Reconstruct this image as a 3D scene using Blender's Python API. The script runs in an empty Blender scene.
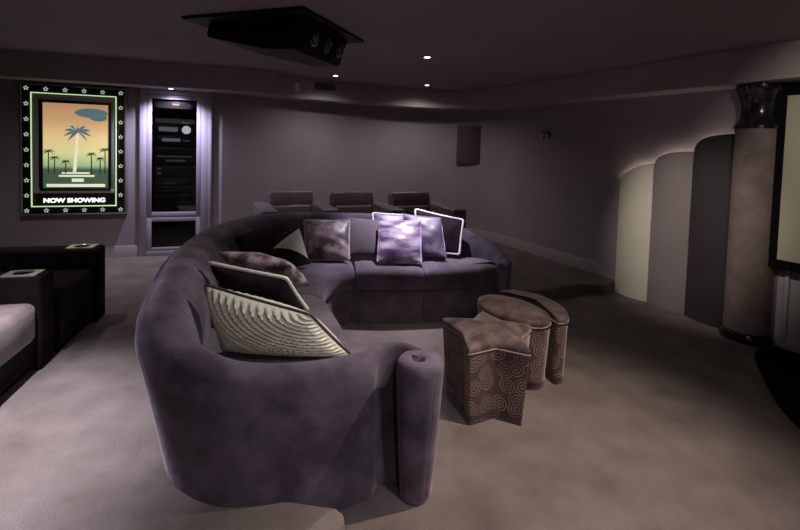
import bpy, bmesh, math, random
from mathutils import Vector, Matrix
random.seed(4)
C = bpy.context.scene.collection
PI = math.pi
RZ = .12            # height of the raised back platform
CEIL = 2.5
SOF = 2.22          # underside of the soffit

# ------------------------------------------------------------------ materials
def mat(name, col, rough=.6, metal=0, sheen=0, sheen_tint=None, col2=None, scale=6, bump=0, bscale=120, emit=None, estr=0,
        contrast=(.35, .65), detail=4, coat=0, spec=.5, stretch=None):
    m = bpy.data.materials.new(name); m.use_nodes = True
    nt = m.node_tree; n = nt.nodes; l = nt.links
    b = n['Principled BSDF']
    b.inputs['Base Color'].default_value = (*col, 1)
    b.inputs['Roughness'].default_value = rough
    b.inputs['Metallic'].default_value = metal
    b.inputs['Specular IOR Level'].default_value = spec
    if sheen:
        b.inputs['Sheen Weight'].default_value = sheen
        b.inputs['Sheen Roughness'].default_value = .4
        b.inputs['Sheen Tint'].default_value = (*(sheen_tint or (1, 1, 1)), 1)
    if coat: b.inputs['Coat Weight'].default_value = coat
    tc = n.new('ShaderNodeTexCoord')
    if col2:
        no = n.new('ShaderNodeTexNoise'); no.inputs['Scale'].default_value = scale; no.inputs['Detail'].default_value = detail
        rp = n.new('ShaderNodeValToRGB')
        rp.color_ramp.elements[0].position = contrast[0]; rp.color_ramp.elements[1].position = contrast[1]
        rp.color_ramp.elements[0].color = (*col, 1); rp.color_ramp.elements[1].color = (*col2, 1)
        if stretch:
            mp = n.new('ShaderNodeMapping'); mp.inputs['Scale'].default_value = stretch
            l.new(tc.outputs['Object'], mp.inputs['Vector']); l.new(mp.outputs['Vector'], no.inputs['Vector'])
        else: l.new(tc.outputs['Object'], no.inputs['Vector'])
        l.new(no.outputs['Fac'], rp.inputs['Fac']); l.new(rp.outputs['Color'], b.inputs['Base Color'])
    if bump:
        n2 = n.new('ShaderNodeTexNoise'); n2.inputs['Scale'].default_value = bscale; n2.inputs['Detail'].default_value = 3
        bp = n.new('ShaderNodeBump'); bp.inputs['Strength'].default_value = bump; bp.inputs['Distance'].default_value = .01
        l.new(tc.outputs['Object'], n2.inputs['Vector']); l.new(n2.outputs['Fac'], bp.inputs['Height']); l.new(bp.outputs['Normal'], b.inputs['Normal'])
    if emit:
        b.inputs['Emission Color'].default_value = (*emit, 1); b.inputs['Emission Strength'].default_value = estr
    return m

M = {}
M['wall'] = mat('mauve wall paint', (.34, .295, .32), .75, col2=(.37, .325, .345), scale=2, bump=.05, bscale=200, spec=.2)
M['soffit'] = mat('mauve soffit paint', (.40, .345, .355), .75, col2=(.43, .375, .385), scale=2, spec=.2)
M['ceil'] = mat('grey mauve ceiling paint', (.30, .26, .285), .8, col2=(.32, .28, .305), scale=1.5, spec=.2)
M['trim'] = mat('pale mauve satin trim', (.40, .37, .45), .45)
M['base'] = mat('mauve baseboard paint', (.40, .35, .38), .45)
M['carpet'] = mat('taupe cut pile carpet', (.135, .108, .094), 1, sheen=.2, sheen_tint=(.9, .85, .85), col2=(.225, .188, .168), scale=4, bump=1, bscale=170, contrast=(.30, .72), detail=9, spec=.1)
M['velvet'] = mat('purple grey velvet', (.060, .047, .064), .85, sheen=.38, sheen_tint=(.72, .62, .76), col2=(.135, .109, .143), scale=4.5, bump=.45, bscale=18, contrast=(.40, .62), detail=9, spec=.15)
M['velvetseat'] = mat('mauve velvet seat', (.085, .068, .082), .85, sheen=.4, sheen_tint=(.72, .62, .75), col2=(.15, .122, .145), scale=5, bump=.3, bscale=24, contrast=(.36, .66), detail=8, spec=.15)
M['leather'] = mat('dark aubergine leather', (.13, .095, .105), .45, col2=(.17, .125, .14), scale=7, bump=.1, bscale=140)
M['suede'] = mat('dusty brown suede', (.15, .115, .115), .8, sheen=.4, col2=(.21, .165, .165), scale=6, bump=.15, bscale=90, detail=7, spec=.15)
M['darkfab'] = mat('near black brown upholstery', (.010, .008, .009), .9, col2=(.018, .013, .014), scale=8, spec=.08)
M['blackfab'] = mat('black purple velvet', (.008, .005, .007), .8, sheen=.05, sheen_tint=(.7, .55, .7), col2=(.024, .016, .022), scale=9, spec=.06, bump=.3, bscale=20)
M['crushed'] = mat('crushed brown plum velvet', (.055, .034, .04), .45, sheen=.8, sheen_tint=(1, .88, .88), col2=(.42, .32, .32), scale=8, contrast=(.42, .68), detail=8, bump=.6, bscale=14)
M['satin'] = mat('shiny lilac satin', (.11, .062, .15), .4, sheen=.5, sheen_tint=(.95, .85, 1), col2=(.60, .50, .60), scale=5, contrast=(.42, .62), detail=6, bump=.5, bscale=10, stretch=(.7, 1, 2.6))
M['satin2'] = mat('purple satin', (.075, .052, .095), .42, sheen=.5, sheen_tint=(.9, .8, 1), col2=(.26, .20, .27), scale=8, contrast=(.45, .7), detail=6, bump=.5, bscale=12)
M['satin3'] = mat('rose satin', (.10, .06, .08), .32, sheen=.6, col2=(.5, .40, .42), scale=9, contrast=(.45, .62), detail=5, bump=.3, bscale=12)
M['plain'] = mat('grey mauve linen', (.085, .071, .082), .9, sheen=.2, col2=(.105, .088, .10), scale=6, bump=.25, bscale=40)
M['cream'] = mat('cream ivory silk', (.62, .60, .48), .5, sheen=.2, col2=(.68, .66, .54), scale=8)
M['cord'] = mat('cream cord piping', (.66, .62, .54), .7, bump=.3, bscale=150)
M['white'] = mat('white piping', (.80, .77, .80), .7)
M['darkpipe'] = mat('charcoal piping', (.06, .05, .06), .7)
M['brownpipe'] = mat('taupe piping', (.42, .34, .33), .6)
M['black'] = mat('black satin finish', (.008, .008, .008), .45)
M['blackmat'] = mat('flat black cloth', (.006, .005, .006), .9, spec=.1)
M['projector'] = mat('black projector shell', (.006, .006, .006), .5, spec=.3)
M['lens'] = mat('dark lens glass', (.02, .018, .015), .08, coat=1, spec=.8)
M['chrome'] = mat('brushed grey metal', (.30, .29, .27), .3, 1)
M['brass'] = mat('dull brass', (.72, .58, .36), .32, .9)
M['silver'] = mat('silver faceplate', (.80, .80, .83), .45)
M['gear'] = mat('black faceplate', (.035, .035, .038), .4)
M['screen'] = mat('ivory projection screen', (.50, .47, .36), .8, col2=(.52, .49, .375), scale=1, bump=.02)
M['marble'] = mat('polished black stone', (.012, .011, .010), .18, col2=(.05, .045, .04), scale=9, contrast=(.55, .75), detail=8, coat=.5)
M['shaft'] = mat('dusty rose brushed plaster', (.155, .113, .105), .8, col2=(.215, .162, .152), scale=9, bump=.25, bscale=30, detail=8)
M['pcream'] = mat('ivory acoustic fabric', (.74, .69, .57), .9, col2=(.79, .74, .62), scale=2.5)
M['pgrey'] = mat('grey mauve acoustic fabric', (.24, .20, .205), .9, col2=(.27, .225, .23), scale=2.5)
M['pdark'] = mat('dark plum acoustic fabric', (.031, .023, .027), .9, col2=(.038, .029, .033), scale=2.5)
M['vent'] = mat('plum vent grille', (.105, .065, .09), .6)
M['plate'] = mat('ivory wall plate', (.88, .84, .68), .5)
M['pgreyframe'] = mat('grey powder coat frame', (.20, .20, .20), .45, .2)
M['inner'] = mat('brushed steel mat board', (.42, .43, .40), .5, .1)
M['dlens'] = mat('lit lamp lens', (1, 1, 1), .5, emit=(1, .97, .95), estr=18)
M['starlit'] = mat('lit star outline', (.5, .5, .45), .5, emit=(.85, 1, .78), estr=.45)
M['neon'] = mat('lit pale green edge', (.6, .7, .5), .5, emit=(.72, 1, .52), estr=.7)
M['sign'] = mat('backlit white lettering', (.8, .8, .8), .5, emit=(1, .98, .95), estr=1.6)
M['led'] = mat('amber display', (.3, .1, .02), .5, emit=(1, .45, .08), estr=1.2)
M['led2'] = mat('pale display', (.3, .3, .35), .5, emit=(.75, .8, 1), estr=.12)
M['dial'] = mat('round dial with added glow', (.8, .8, .82), .4, emit=(.9, .92, 1), estr=.55)  # emission stands in for a lamp reflection on the dial
M['ledstrip'] = mat('warm led strip', (1, .9, .8), .5, emit=(1, .86, .74), estr=14)
M['glow'] = mat('pale metal cup ring', (.62, .65, .58), .35, .5)

def glass():
    m = bpy.data.materials.new('smoked cabinet glass'); m.use_nodes = True
    nt = m.node_tree; nt.nodes.clear()
    o = nt.nodes.new('ShaderNodeOutputMaterial'); t = nt.nodes.new('ShaderNodeBsdfTransparent'); g = nt.nodes.new('ShaderNodeBsdfGlossy')
    f = nt.nodes.new('ShaderNodeFresnel'); f.inputs['IOR'].default_value = 1.45
    t.inputs['Color'].default_value = (.86, .87, .88, 1); g.inputs['Roughness'].default_value = .03
    mx = nt.nodes.new('ShaderNodeMixShader')
    nt.links.new(f.outputs[0], mx.inputs[0]); nt.links.new(t.outputs[0], mx.inputs[1]); nt.links.new(g.outputs[0], mx.inputs[2]); nt.links.new(mx.outputs[0], o.inputs[0])
    return m
M['glass'] = glass()

def swirl_mat():
    m = mat('chocolate velvet with embossed swirls', (.07, .045, .042), .75, sheen=.5, sheen_tint=(1, .8, .78), spec=.2)
    nt = m.node_tree; n = nt.nodes; l = nt.links; b = n['Principled BSDF']
    tc = n.new('ShaderNodeTexCoord'); uv = n.new('ShaderNodeUVMap')
    vo = n.new('ShaderNodeTexVoronoi'); vo.voronoi_dimensions = '2D'; vo.inputs['Scale'].default_value = 10.5; vo.inputs['Randomness'].default_value = 1
    l.new(uv.outputs['UV'], vo.inputs['Vector'])
    # angle around the cell centre, so the rings open into spirals
    sc = n.new('ShaderNodeVectorMath'); sc.operation = 'SUBTRACT'
    l.new(uv.outputs['UV'], sc.inputs[0]); l.new(vo.outputs['Position'], sc.inputs[1])
    sx = n.new('ShaderNodeSeparateXYZ'); l.new(sc.outputs[0], sx.inputs[0])
    at = n.new('ShaderNodeMath'); at.operation = 'ARCTAN2'; l.new(sx.outputs[1], at.inputs[0]); l.new(sx.outputs[0], at.inputs[1])
    mu = n.new('ShaderNodeMath'); mu.operation = 'MULTIPLY_ADD'; mu.inputs[1].default_value = 34
    l.new(vo.outputs['Distance'], mu.inputs[0]); l.new(at.outputs[0], mu.inputs[2])
    si = n.new('ShaderNodeMath'); si.operation = 'SINE'; l.new(mu.outputs[0], si.inputs[0])
    rp = n.new('ShaderNodeValToRGB'); rp.color_ramp.elements[0].position = .2; rp.color_ramp.elements[1].position = .9
    l.new(si.outputs[0], rp.inputs['Fac'])
    lim = n.new('ShaderNodeMath'); lim.operation = 'LESS_THAN'; lim.inputs[1].default_value = .55; l.new(vo.outputs['Distance'], lim.inputs[0])
    f = n.new('ShaderNodeMath'); f.operation = 'MULTIPLY'; l.new(rp.outputs['Color'], f.inputs[0]); l.new(lim.outputs[0], f.inputs[1])
    no = n.new('ShaderNodeTexNoise'); no.inputs['Scale'].default_value = 9; l.new(tc.outputs['Object'], no.inputs['Vector'])
    f2 = n.new('ShaderNodeMath'); f2.operation = 'MULTIPLY'; l.new(f.outputs[0], f2.inputs[0]); l.new(no.outputs['Fac'], f2.inputs[1])
    mx = n.new('ShaderNodeMix'); mx.data_type = 'RGBA'
    mx.inputs['A'].default_value = (.07, .045, .042, 1); mx.inputs['B'].default_value = (.42, .31, .285, 1)
    l.new(f2.outputs[0], mx.inputs['Factor']); l.new(mx.outputs['Result'], b.inputs['Base Color'])
    return m
M['swirl'] = swirl_mat()
M['otttop'] = mat('brown velvet', (.048, .032, .031), .75, sheen=.4, sheen_tint=(1, .85, .82), col2=(.16, .115, .108), scale=8, contrast=(.38, .66), detail=9, spec=.2, bump=.3, bscale=30)
M['ottedge'] = mat('light brown piping', (.24, .175, .155), .7)

def poster_mat():
    # printed sunset: the ink runs from orange through yellow to green and black, backlit by the lightbox
    m = bpy.data.materials.new('backlit sunset print'); m.use_nodes = True
    nt = m.node_tree; n = nt.nodes; l = nt.links; b = n['Principled BSDF']
    tc = n.new('ShaderNodeTexCoord'); sx = n.new('ShaderNodeSeparateXYZ'); l.new(tc.outputs['Generated'], sx.inputs[0])
    rp = n.new('ShaderNodeValToRGB'); e = rp.color_ramp.elements
    e[0].position = 0; e[0].color = (.05, .085, .05, 1); e[1].position = 1; e[1].color = (.50, .27, .13, 1)
    for p, c in ((.22, (.06, .10, .06, 1)), (.27, (.34, .46, .24, 1)), (.42, (.68, .68, .30, 1)), (.6, (.80, .58, .27, 1)), (.8, (.62, .36, .18, 1))):
        q = e.new(p); q.color = c
    l.new(sx.outputs[2], rp.inputs['Fac']); l.new(rp.outputs['Color'], b.inputs['Base Color'])
    l.new(rp.outputs['Color'], b.inputs['Emission Color']); b.inputs['Emission Strength'].default_value = .85; b.inputs['Roughness'].default_value = .4
    return m
M['poster'] = poster_mat()
M['ink'] = mat('dark green ink', (.02, .04, .025), .4, emit=(.02, .05, .03), estr=.4)
M['inkblue'] = mat('grey blue ink', (.14, .24, .26), .4, emit=(.16, .27, .29), estr=.5)
M['inkpale'] = mat('pale cream ink', (.7, .7, .55), .4, emit=(.8, .85, .62), estr=.8)

# ------------------------------------------------------------------ helpers
def thing(name, label, cat, loc=(0, 0, 0), rz=0, group=None):
    o = bpy.data.objects.new(name, None); C.objects.link(o)
    o.location = loc; o.rotation_euler = (0, 0, rz); o.empty_display_size = .1
    tag(o, label, cat, group); return o
def tag(o, label, cat, group=None):
    o['label'] = label; o['category'] = cat
    if group: o['group'] = group
    return o
def finish(bm, angle=38):
    bmesh.ops.remove_doubles(bm, verts=bm.verts, dist=1e-5)
    bmesh.ops.recalc_face_normals(bm, faces=bm.faces)
    for f in bm.faces: f.smooth = True
    for e in bm.edges:
        if len(e.link_faces) == 2 and e.calc_face_angle(0) > math.radians(angle): e.smooth = False
def pmat(o):
    ms = []
    while o is not None:
        ms.append(Matrix.Translation(o.location) @ o.rotation_euler.to_matrix().to_4x4()); o = o.parent
    r = Matrix()
    for m in reversed(ms): r = r @ m
    return r
def obj(name, bm, m, parent=None, world=False, angle=38, origin=None, keep=False):
    """one mesh object; world=True: the shape is given in world space and moved into its parent's space"""
    if not keep: finish(bm, angle)
    if parent is not None and world: bm.transform(pmat(parent).inverted())
    if origin is not None: bm.transform(Matrix.Translation(-Vector(origin)))
    me = bpy.data.meshes.new(name); bm.to_mesh(me); bm.free()
    me.materials.append(m)
    o = bpy.data.objects.new(name, me); C.objects.link(o)
    if origin is not None: o.location = origin
    if parent is not None: o.parent = parent
    return o
def struct(name, bm, m, angle=38):
    o = obj(name, bm, m, angle=angle); o['kind'] = 'structure'; return o
def box(bm, lo, hi, bev=0, seg=3, mtx=None):
    t = bmesh.new(); bmesh.ops.create_cube(t, size=1)
    lo = Vector(lo); hi = Vector(hi); s = hi - lo
    for v in t.verts: v.co = Vector((v.co.x * s.x, v.co.y * s.y, v.co.z * s.z)) + (lo + hi) / 2
    if bev: bmesh.ops.bevel(t, geom=t.edges[:], offset=bev, segments=seg, affect='EDGES', profile=.5)
    if mtx: t.transform(mtx)
    join(bm, t)
def join(bm, t):
    me = bpy.data.meshes.new('tmp'); t.to_mesh(me); t.free(); bm.from_mesh(me); bpy.data.meshes.remove(me)
def rings(bm, rs, closed=True, cap=True, loop=False):
    vs = [[bm.verts.new(p) for p in r] for r in rs]
    n = len(vs[0]); k = len(vs)
    for i in range(k if loop else k - 1):
        a = vs[i]; b = vs[(i + 1) % k]
        for j in range(n if closed else n - 1):
            bm.faces.new((a[j], a[(j + 1) % n], b[(j + 1) % n], b[j]))
    if cap and closed and not loop:
        bm.faces.new(vs[0][::-1]); bm.faces.new(vs[-1])
    return vs
def tube(bm, pts, r, n=8, loop=False):
    pts = [Vector(p) for p in pts]; k = len(pts); rs = []
    for i, p in enumerate(pts):
        a = pts[(i - 1) % k] if (loop or i > 0) else p; b = pts[(i + 1) % k] if (loop or i < k - 1) else p
        t = (b - a).normalized()
        u = t.cross(Vector((0, 0, 1))) if abs(t.z) < .95 else t.cross(Vector((0, 1, 0)))
        u.normalize(); w = t.cross(u)
        rr = r[i] if isinstance(r, (list, tuple)) else r
        rs.append([p + rr * (math.cos(q) * u + math.sin(q) * w) for q in [2 * PI * j / n for j in range(n)]])
    rings(bm, rs, loop=loop)
def lathe(bm, prof, n=40, center=(0, 0)):
    rs = [[(center[0] + r * math.cos(2 * PI * j / n), center[1] + r * math.sin(2 * PI * j / n), z) for j in range(n)] for r, z in prof]
    rings(bm, rs)
def extrude_poly(bm, poly, z0, z1):
    rings(bm, [[(x, y, z0) for x, y in poly], [(x, y, z1) for x, y in poly]])
def frame_mtx(origin, xdir):
    """local x along xdir on a vertical wall, local -y out of the wall into the room, z up"""
    x = Vector((xdir[0], xdir[1], 0)).normalized(); y = Vector((-x.y, x.x, 0)); z = Vector((0, 0, 1))
    m = Matrix((x, y, z)).transposed().to_4x4(); m.translation = Vector(origin); return m
def catmull(pts, sub):
    out = []; n = len(pts)
    for i in range(n - 1):
        p0 = pts[max(i - 1, 0)]; p1 = pts[i]; p2 = pts[i + 1]; p3 = pts[min(i + 2, n - 1)]
        for k in range(sub):
            t = k / sub
            out.append(tuple(.5 * (2 * b + (-a + c) * t + (2 * a - 5 * b + 4 * c - d) * t * t + (-a + 3 * b - 3 * c + d) * t ** 3) for a, b, c, d in zip(p0, p1, p2, p3)))
    out.append(tuple(pts[-1])); return out
def resample(pts, n):
    L = [0]
    for a, b in zip(pts, pts[1:]): L.append(L[-1] + math.dist(a, b))
    out = []; j = 0
    for i in range(n):
        s = L[-1] * i / (n - 1)
        while j < len(pts) - 2 and L[j + 1] < s: j += 1
        t = (s - L[j]) / max(L[j + 1] - L[j], 1e-9)
        out.append(tuple(a + (b - a) * t for a, b in zip(pts[j], pts[j + 1])))
    return out

# ------------------------------------------------------------------ room shell
P0 = Vector((-3.24, 5.60)); D1 = Vector((.945, .327))          # poster and rack wall
P2 = Vector((2.5, 5.25)); U2 = Vector((.45, -.893)); N2 = Vector((-.893, -.45))   # screen wall
def w1(s, off=0):   # off: out of the wall into the room
    p = P0 + D1 * s + Vector((.327, -.945)) * off; return (p.x, p.y)
def w2(t, off=0):
    p = P2 + U2 * t + N2 * off; return (p.x, p.y)
back_curve = catmull([w1(.95), (-1.95, 6.22), (-1.45, 6.60), (-.85, 6.98), (-.1, 7.36), (.65, 7.55), (1.2, 7.45), (1.53, 7.15), w2(-1.75)], 8)
WEST = w1(-3.3); FAR_R = w2(6.2); SOUTH = -2.2

def wall_strip(name, pts, z0=0, z1=CEIL, th=.12, m=None):
    """upright wall along pts; the room lies to the right-hand side of the direction of travel"""
    bm = bmesh.new(); outer = []
    for i, p in enumerate(pts):
        a = Vector(pts[max(i - 1, 0)]); b = Vector(pts[min(i + 1, len(pts) - 1)]); t = (b - a).normalized()
        outer.append((p[0] - t.y * th, p[1] + t.x * th))
    sec = [[(p[0], p[1], z0), (q[0], q[1], z0), (q[0], q[1], z1), (p[0], p[1], z1)] for p, q in zip(pts, outer)]
    rings(bm, sec); return bm
# poster wall with the rack opening cut out (opening from s=.08 to s=.70)
struct('wall_left', wall_strip('w', [WEST, w1(.084)]), M['wall'])
struct('wall_rack', wall_strip('w', [w1(.697), w1(.95)]), M['wall'])
struct('wall_header', wall_strip('w', [w1(.084), w1(.697)], 2.16), M['wall'])  # piece of the wall above the rack opening
struct('wall_back', wall_strip('w', back_curve), M['wall'])
struct('wall_right', wall_strip('w', [w2(-1.75), w2(6.2)]), M['wall'])
struct('wall_west', wall_strip('w', [(WEST[0], SOUTH), WEST]), M['wall'])
struct('wall_south', wall_strip('w', [FAR_R, (FAR_R[0], SOUTH), (WEST[0], SOUTH)]), M['wall'])
bm = bmesh.new(); box(bm, (-7, -2.6, -.1), (6, 8.2, 0)); struct('floor', bm, M['carpet'])
bm = bmesh.new(); box(bm, (-7, -2.6, CEIL), (6, 8.2, CEIL + .1)); struct('ceiling', bm, M['ceil'])

# soffits
bm = bmesh.new()
so = [w1(-3.2), w1(-3.2, .50), w1(-1.55, .50), w1(-1.42, .48), w1(-1.38, .38), w1(1.62, .38)]
si = [w1(1.66, -.05), w1(.95, -.02), ]
extrude_poly(bm, so + si, SOF, CEIL - .001)
struct('trim_1', bm, M['soffit'])
bm = bmesh.new()
face = catmull([(-1.84, 5.98), (-1.30, 6.32), (-.74, 6.64), (0, 6.98), (.6, 7.13), (1.0, 7.04), (1.24, 6.82), w2(-1.45, .345)], 6)
outer = [back_curve[i] for i in range(6, len(back_curve), 3)] + [w2(-1.75, -.03)]
extrude_poly(bm, face + [w2(5.8, .345), w2(5.8, -.03)] + outer[::-1], SOF - .004, CEIL - .0015)
struct('trim_2', bm, M['soffit'], 25)

# baseboards
def board(name, pts, z0, h, th=.018):
    bm = bmesh.new(); sec = []
    for i, p in enumerate(pts):
        a = Vector(pts[max(i - 1, 0)]); b = Vector(pts[min(i + 1, len(pts) - 1)]); t = (b - a).normalized(); r = Vector((t.y, -t.x))
        f = lambda o, z: (p[0] + r.x * o, p[1] + r.y * o, z)
        sec.append([f(0, z0), f(th, z0), f(th, z0 + h - .02), f(th * .55, z0 + h), f(0, z0 + h)])
    rings(bm, sec); return struct(name, bm, M['base'])
board('baseboard_left', [w1(-3.2), w1(.0)], RZ, .14)
board('baseboard_back', [w1(.84)] + back_curve[1:] + [w2(-.16)], RZ, .14)
bm = bmesh.new()     # the board steps down with the platform
q = [(-.16, RZ + .14), (.06, .135), (.13, .13), (.13, 0), (-.16, 0)]
rings(bm, [[(*w2(t), z) for t, z in q], [(*w2(t, .018), z) for t, z in q]]); struct('trim_3', bm, M['base'])
board('baseboard_right', [w2(1.70), w2(5.8)], 0, .10)

# ------------------------------------------------------------------ sofa outline (used by the platform too)
# outer base x,y, outer rim x,y, height, thickness of the back
ST = [(.10, 2.02, .10, 1.995, .675, .075), (.03, 2.065, .03, 2.05, .675, .07), (-.055, 2.03, -.058, 2.02, .67, .10), (-.115, 1.945, -.12, 1.92, .667, .15), (-.35, 1.825, -.375, 1.785, .665, .20), (-.64, 1.76, -.70, 1.715, .69, .24),
      (-.88, 1.85, -.99, 1.80, .75, .26), (-1.06, 2.06, -1.19, 2.02, .82, .28), (-1.21, 2.42, -1.36, 2.42, .855, .31), (-1.42, 2.90, -1.53, 2.90, .865, .34),
      (-1.55, 3.48, -1.655, 3.48, .865, .34), (-1.58, 4.05, -1.69, 4.07, .86, .34), (-1.40, 4.58, -1.50, 4.66, .86, .33), (-.95, 4.84, -.98, 4.93, .86, .32),
      (-.45, 4.87, -.45, 4.95, .865, .31), (.08, 4.86, .08, 4.93, .86, .30), (.50, 4.81, .52, 4.87, .815, .28), (.84, 4.70, .87, 4.76, .70, .25),
      (1.06, 4.54, 1.09, 4.58, .59, .20), (1.11, 4.36, 1.13, 4.37, .535, .16), (1.02, 4.24, 1.04, 4.22, .51, .12)]
SUB = 6
SS = catmull(ST, SUB)
def sofa_inward(i):
    a = SS[max(i - 1, 0)]; b = SS[min(i + 1, len(SS) - 1)]
    t = Vector((b[2] - a[2], b[3] - a[3])).normalized(); return Vector((t.y, -t.x))
def sofa_inner(t):      # t in station units
    x = t * SUB; i = min(int(x), len(SS) - 2); f = x - i
    r = []
    for k in (i, i + 1):
        n = sofa_inward(k); s = SS[k]; r.append(Vector((s[2], s[3])) + n * s[5])
    p = r[0].lerp(r[1], f); return (p.x, p.y)

# platform (riser)
rim = []
for i in range(4 * SUB + 2, 18 * SUB + 3):
    s = SS[i]; n = sofa_inward(i); k = .20
    rim.append((s[0] + (s[2] - s[0]) * k + n.x * .022, s[1] + (s[3] - s[1]) * k + n.y * .022))
edge = [(.72, SOUTH), (-.05, 1.2), (-.155, 1.62), (-.185, 1.745), (-.22, 1.775)] + rim + [(1.26, 4.70), (1.51, 4.68), (1.80, 4.86), (2.06, 4.985), (2.31, 4.96), w2(.10, .02), w2(.10, -.05)]
outl = [w2(-1.75, -.05)] + [back_curve[i] for i in range(len(back_curve) - 3, 0, -3)] + [w1(.9, -.05), w1(-3.3, -.05), (WEST[0] - .05, SOUTH)]
bm = bmesh.new()
n_e = len(edge)
lo = [(x, y, 0) for x, y in edge + outl]
def inset(k, z):
    out = []
    for i, (x, y) in enumerate(edge):
        a = Vector(edge[max(i - 1, 0)]); b = Vector(edge[min(i + 1, n_e - 1)]); t = (b - a).normalized()
        out.append((x - t.y * k, y + t.x * k, z))
    return out + [(x, y, z) for x, y in outl]
rings(bm, [lo, inset(0, RZ - .02), inset(.005, RZ - .006), inset(.018, RZ)])
struct('floor_platform', bm, M['carpet'], 60)

# dark curved floor edge in front of the screen wall
bm = bmesh.new()
cur = catmull([w2(1.66, .06), (2.92, 3.58), (2.66, 3.16), (2.48, 2.82), (2.40, 2.5), (2.5, 2.1), (2.75, 1.6), (3.3, 1.1), (4.2, .9)], 6)
extrude_poly(bm, cur + [w2(4.4, .02)], 0, .012); struct('trim_4', bm, M['blackmat'])

# ------------------------------------------------------------------ sectional sofa
sofa = thing('sectional_sofa', 'large curved purple grey velvet sectional sofa with a scrolled arm', 'sofa', (-.5, 3.4, 0))
bm = bmesh.new(); secs = []
for i, s in enumerate(SS):
    n = sofa_inward(i); B = Vector((s[0], s[1])); R = Vector((s[2], s[3])); H = s[4]; T = s[5]
    def at(o, z, base=R): p = base + n * o; return (p.x, p.y, z)
    pr = [at(T * .9, 0, B), at(.012, 0, B), at(0, .012, B)]
    for k in (.15, .3, .45, .6, .72, .82):
        q = B.lerp(R, min(1, (k / .82) ** 1.15)); pr.append((q.x, q.y, H * k))
    for o, z in ((.01, .885), (.06, .935), (.17, .973), (.34, .997), (.52, 1.0), (.68, .975), (.82, .925), (.93, .85)):
        pr.append(at(T * o, H * z))
    zi = min(.45, H * .75)
    pr += [at(T * 1.0, H * .74), at(T * 1.02, zi), at(T * 1.02, .2)]
    secs.append(pr)
rings(bm, secs); obj('back', bm, M['velvet'], sofa, True, 50)

# scrolled end of the arm: a tapering roll with a spiral groove and a central hole, joined to the back behind it
bm = bmesh.new(); cx, cy = .108, 1.94; secs = []
NA = 40
def roll_ring(r, z, sh=0, groove=.0):
    out = []
    for j in range(NA):
        a = 2 * PI * j / NA
        rr = r * (1 - groove * math.exp(-((a - PI * .86) / .22) ** 2))
        out.append((cx + rr * math.cos(a), cy + sh + rr * math.sin(a), z))
    return out
for r, z, sh, g in ((.05, 0, .05, 0), (.062, .008, .05, 0), (.066, .03, .048, .0), (.073, .15, .035, .05), (.082, .3, .024, .05), (.090, .45, .012, .05), (.096, .58, .004, .05), (.098, .62, 0, .05), (.095, .65, 0, .05),
                    (.084, .668, 0, .04), (.066, .675, 0, 0), (.04, .672, 0, 0), (.028, .662, 0, 0), (.022, .64, 0, 0), (.02, .56, 0, 0)):
    secs.append(roll_ring(r, z, sh, g))
rings(bm, secs); obj('scroll_arm', bm, M['velvet'], sofa, True, 60)
bm = bmesh.new()    # the sheet of upholstery turning into the roll
tube(bm, [(cx + .001, cy + .0, .675), (cx - .012, cy + .012, .672), (cx - .03, cy + .03, .668)], .006, 8)
pr = []
secs = []
for k in range(15):
    a = PI * .5 - k / 14 * PI * .75; ex = .038 * (1 - k / 14) + .001; row = [(cx + .03 * math.cos(a), cy + .05 + .03 * math.sin(a), 0)]
    for z, r0, sh in ((0, .052, .05), (.03, .066, .048), (.15, .073, .035), (.3, .082, .024), (.45, .090, .012), (.58, .096, .004), (.635, .097, 0)):
        row.append((cx + (r0 + ex) * math.cos(a), cy + sh + (r0 + ex) * math.sin(a), z))
    for o_, z in ((.086 + ex, .662), (.068 + ex * .6, .674), (.05, .668)): row.append((cx + o_ * math.cos(a), cy + o_ * math.sin(a), z))
    secs.append(row)
rings(bm, secs); obj('arm_curl', bm, M['velvet'], sofa, True, 50)

def seat_section(front, t0, t1):
    F = resample(catmull(front, 6), 17); Bk = resample([sofa_inner(t0 + (t1 - t0) * k / 24) for k in range(25)], 17)
    out = []
    for prof in ([(.012, .303), (.0, .33), (-.008, .40), (.0, .455), (.022, .487), (.06, .503), (.16, .512), (.4, .512), (.75, .503), (1.0, .49), (1.0, .303)],
                 [(.02, .0), (.02, .29), (.035, .299), (1.0, .299), (1.0, .0)]):
        bm = bmesh.new(); secs = []
        for k, (f, b) in enumerate(zip(F, Bk)):
            f = Vector(f); b = Vector(b); d = b - f; L = d.length; dn = d / L; row = []
            e = min(k, 16 - k); drop = (.02, .006, .0)[min(e, 2)]
            for o, z in prof:
                oo = o if o < .1 else o * L
                p = f + dn * oo
                zz = z - (drop if z > .48 else 0)
                row.append((p.x, p.y, zz))
            secs.append(row)
        rings(bm, secs); out.append(bm)
    return out
SEATS = [([(-.13, 2.10), (-.20, 2.33), (-.30, 2.66), (-.42, 2.98), (-.53, 3.25)], 4.0, 9.6),
         ([(-.535, 3.265), (-.58, 3.55), (-.52, 3.82), (-.375, 3.965)], 9.65, 13.85),
         ([(-.36, 3.955), (-.05, 3.955), (.25, 4.0)], 13.95, 15.2),
         ([(.256, 4.0), (.50, 4.06), (.76, 4.16), (.97, 4.30)], 15.22, 18.2)]
for fr, a, b in SEATS:
    c, bs = seat_section(fr, a, b)
    obj('seat_cushion', c, M['velvetseat'], sofa, True, 50); obj('base', bs, M['velvetseat'], sofa, True, 50)

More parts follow.
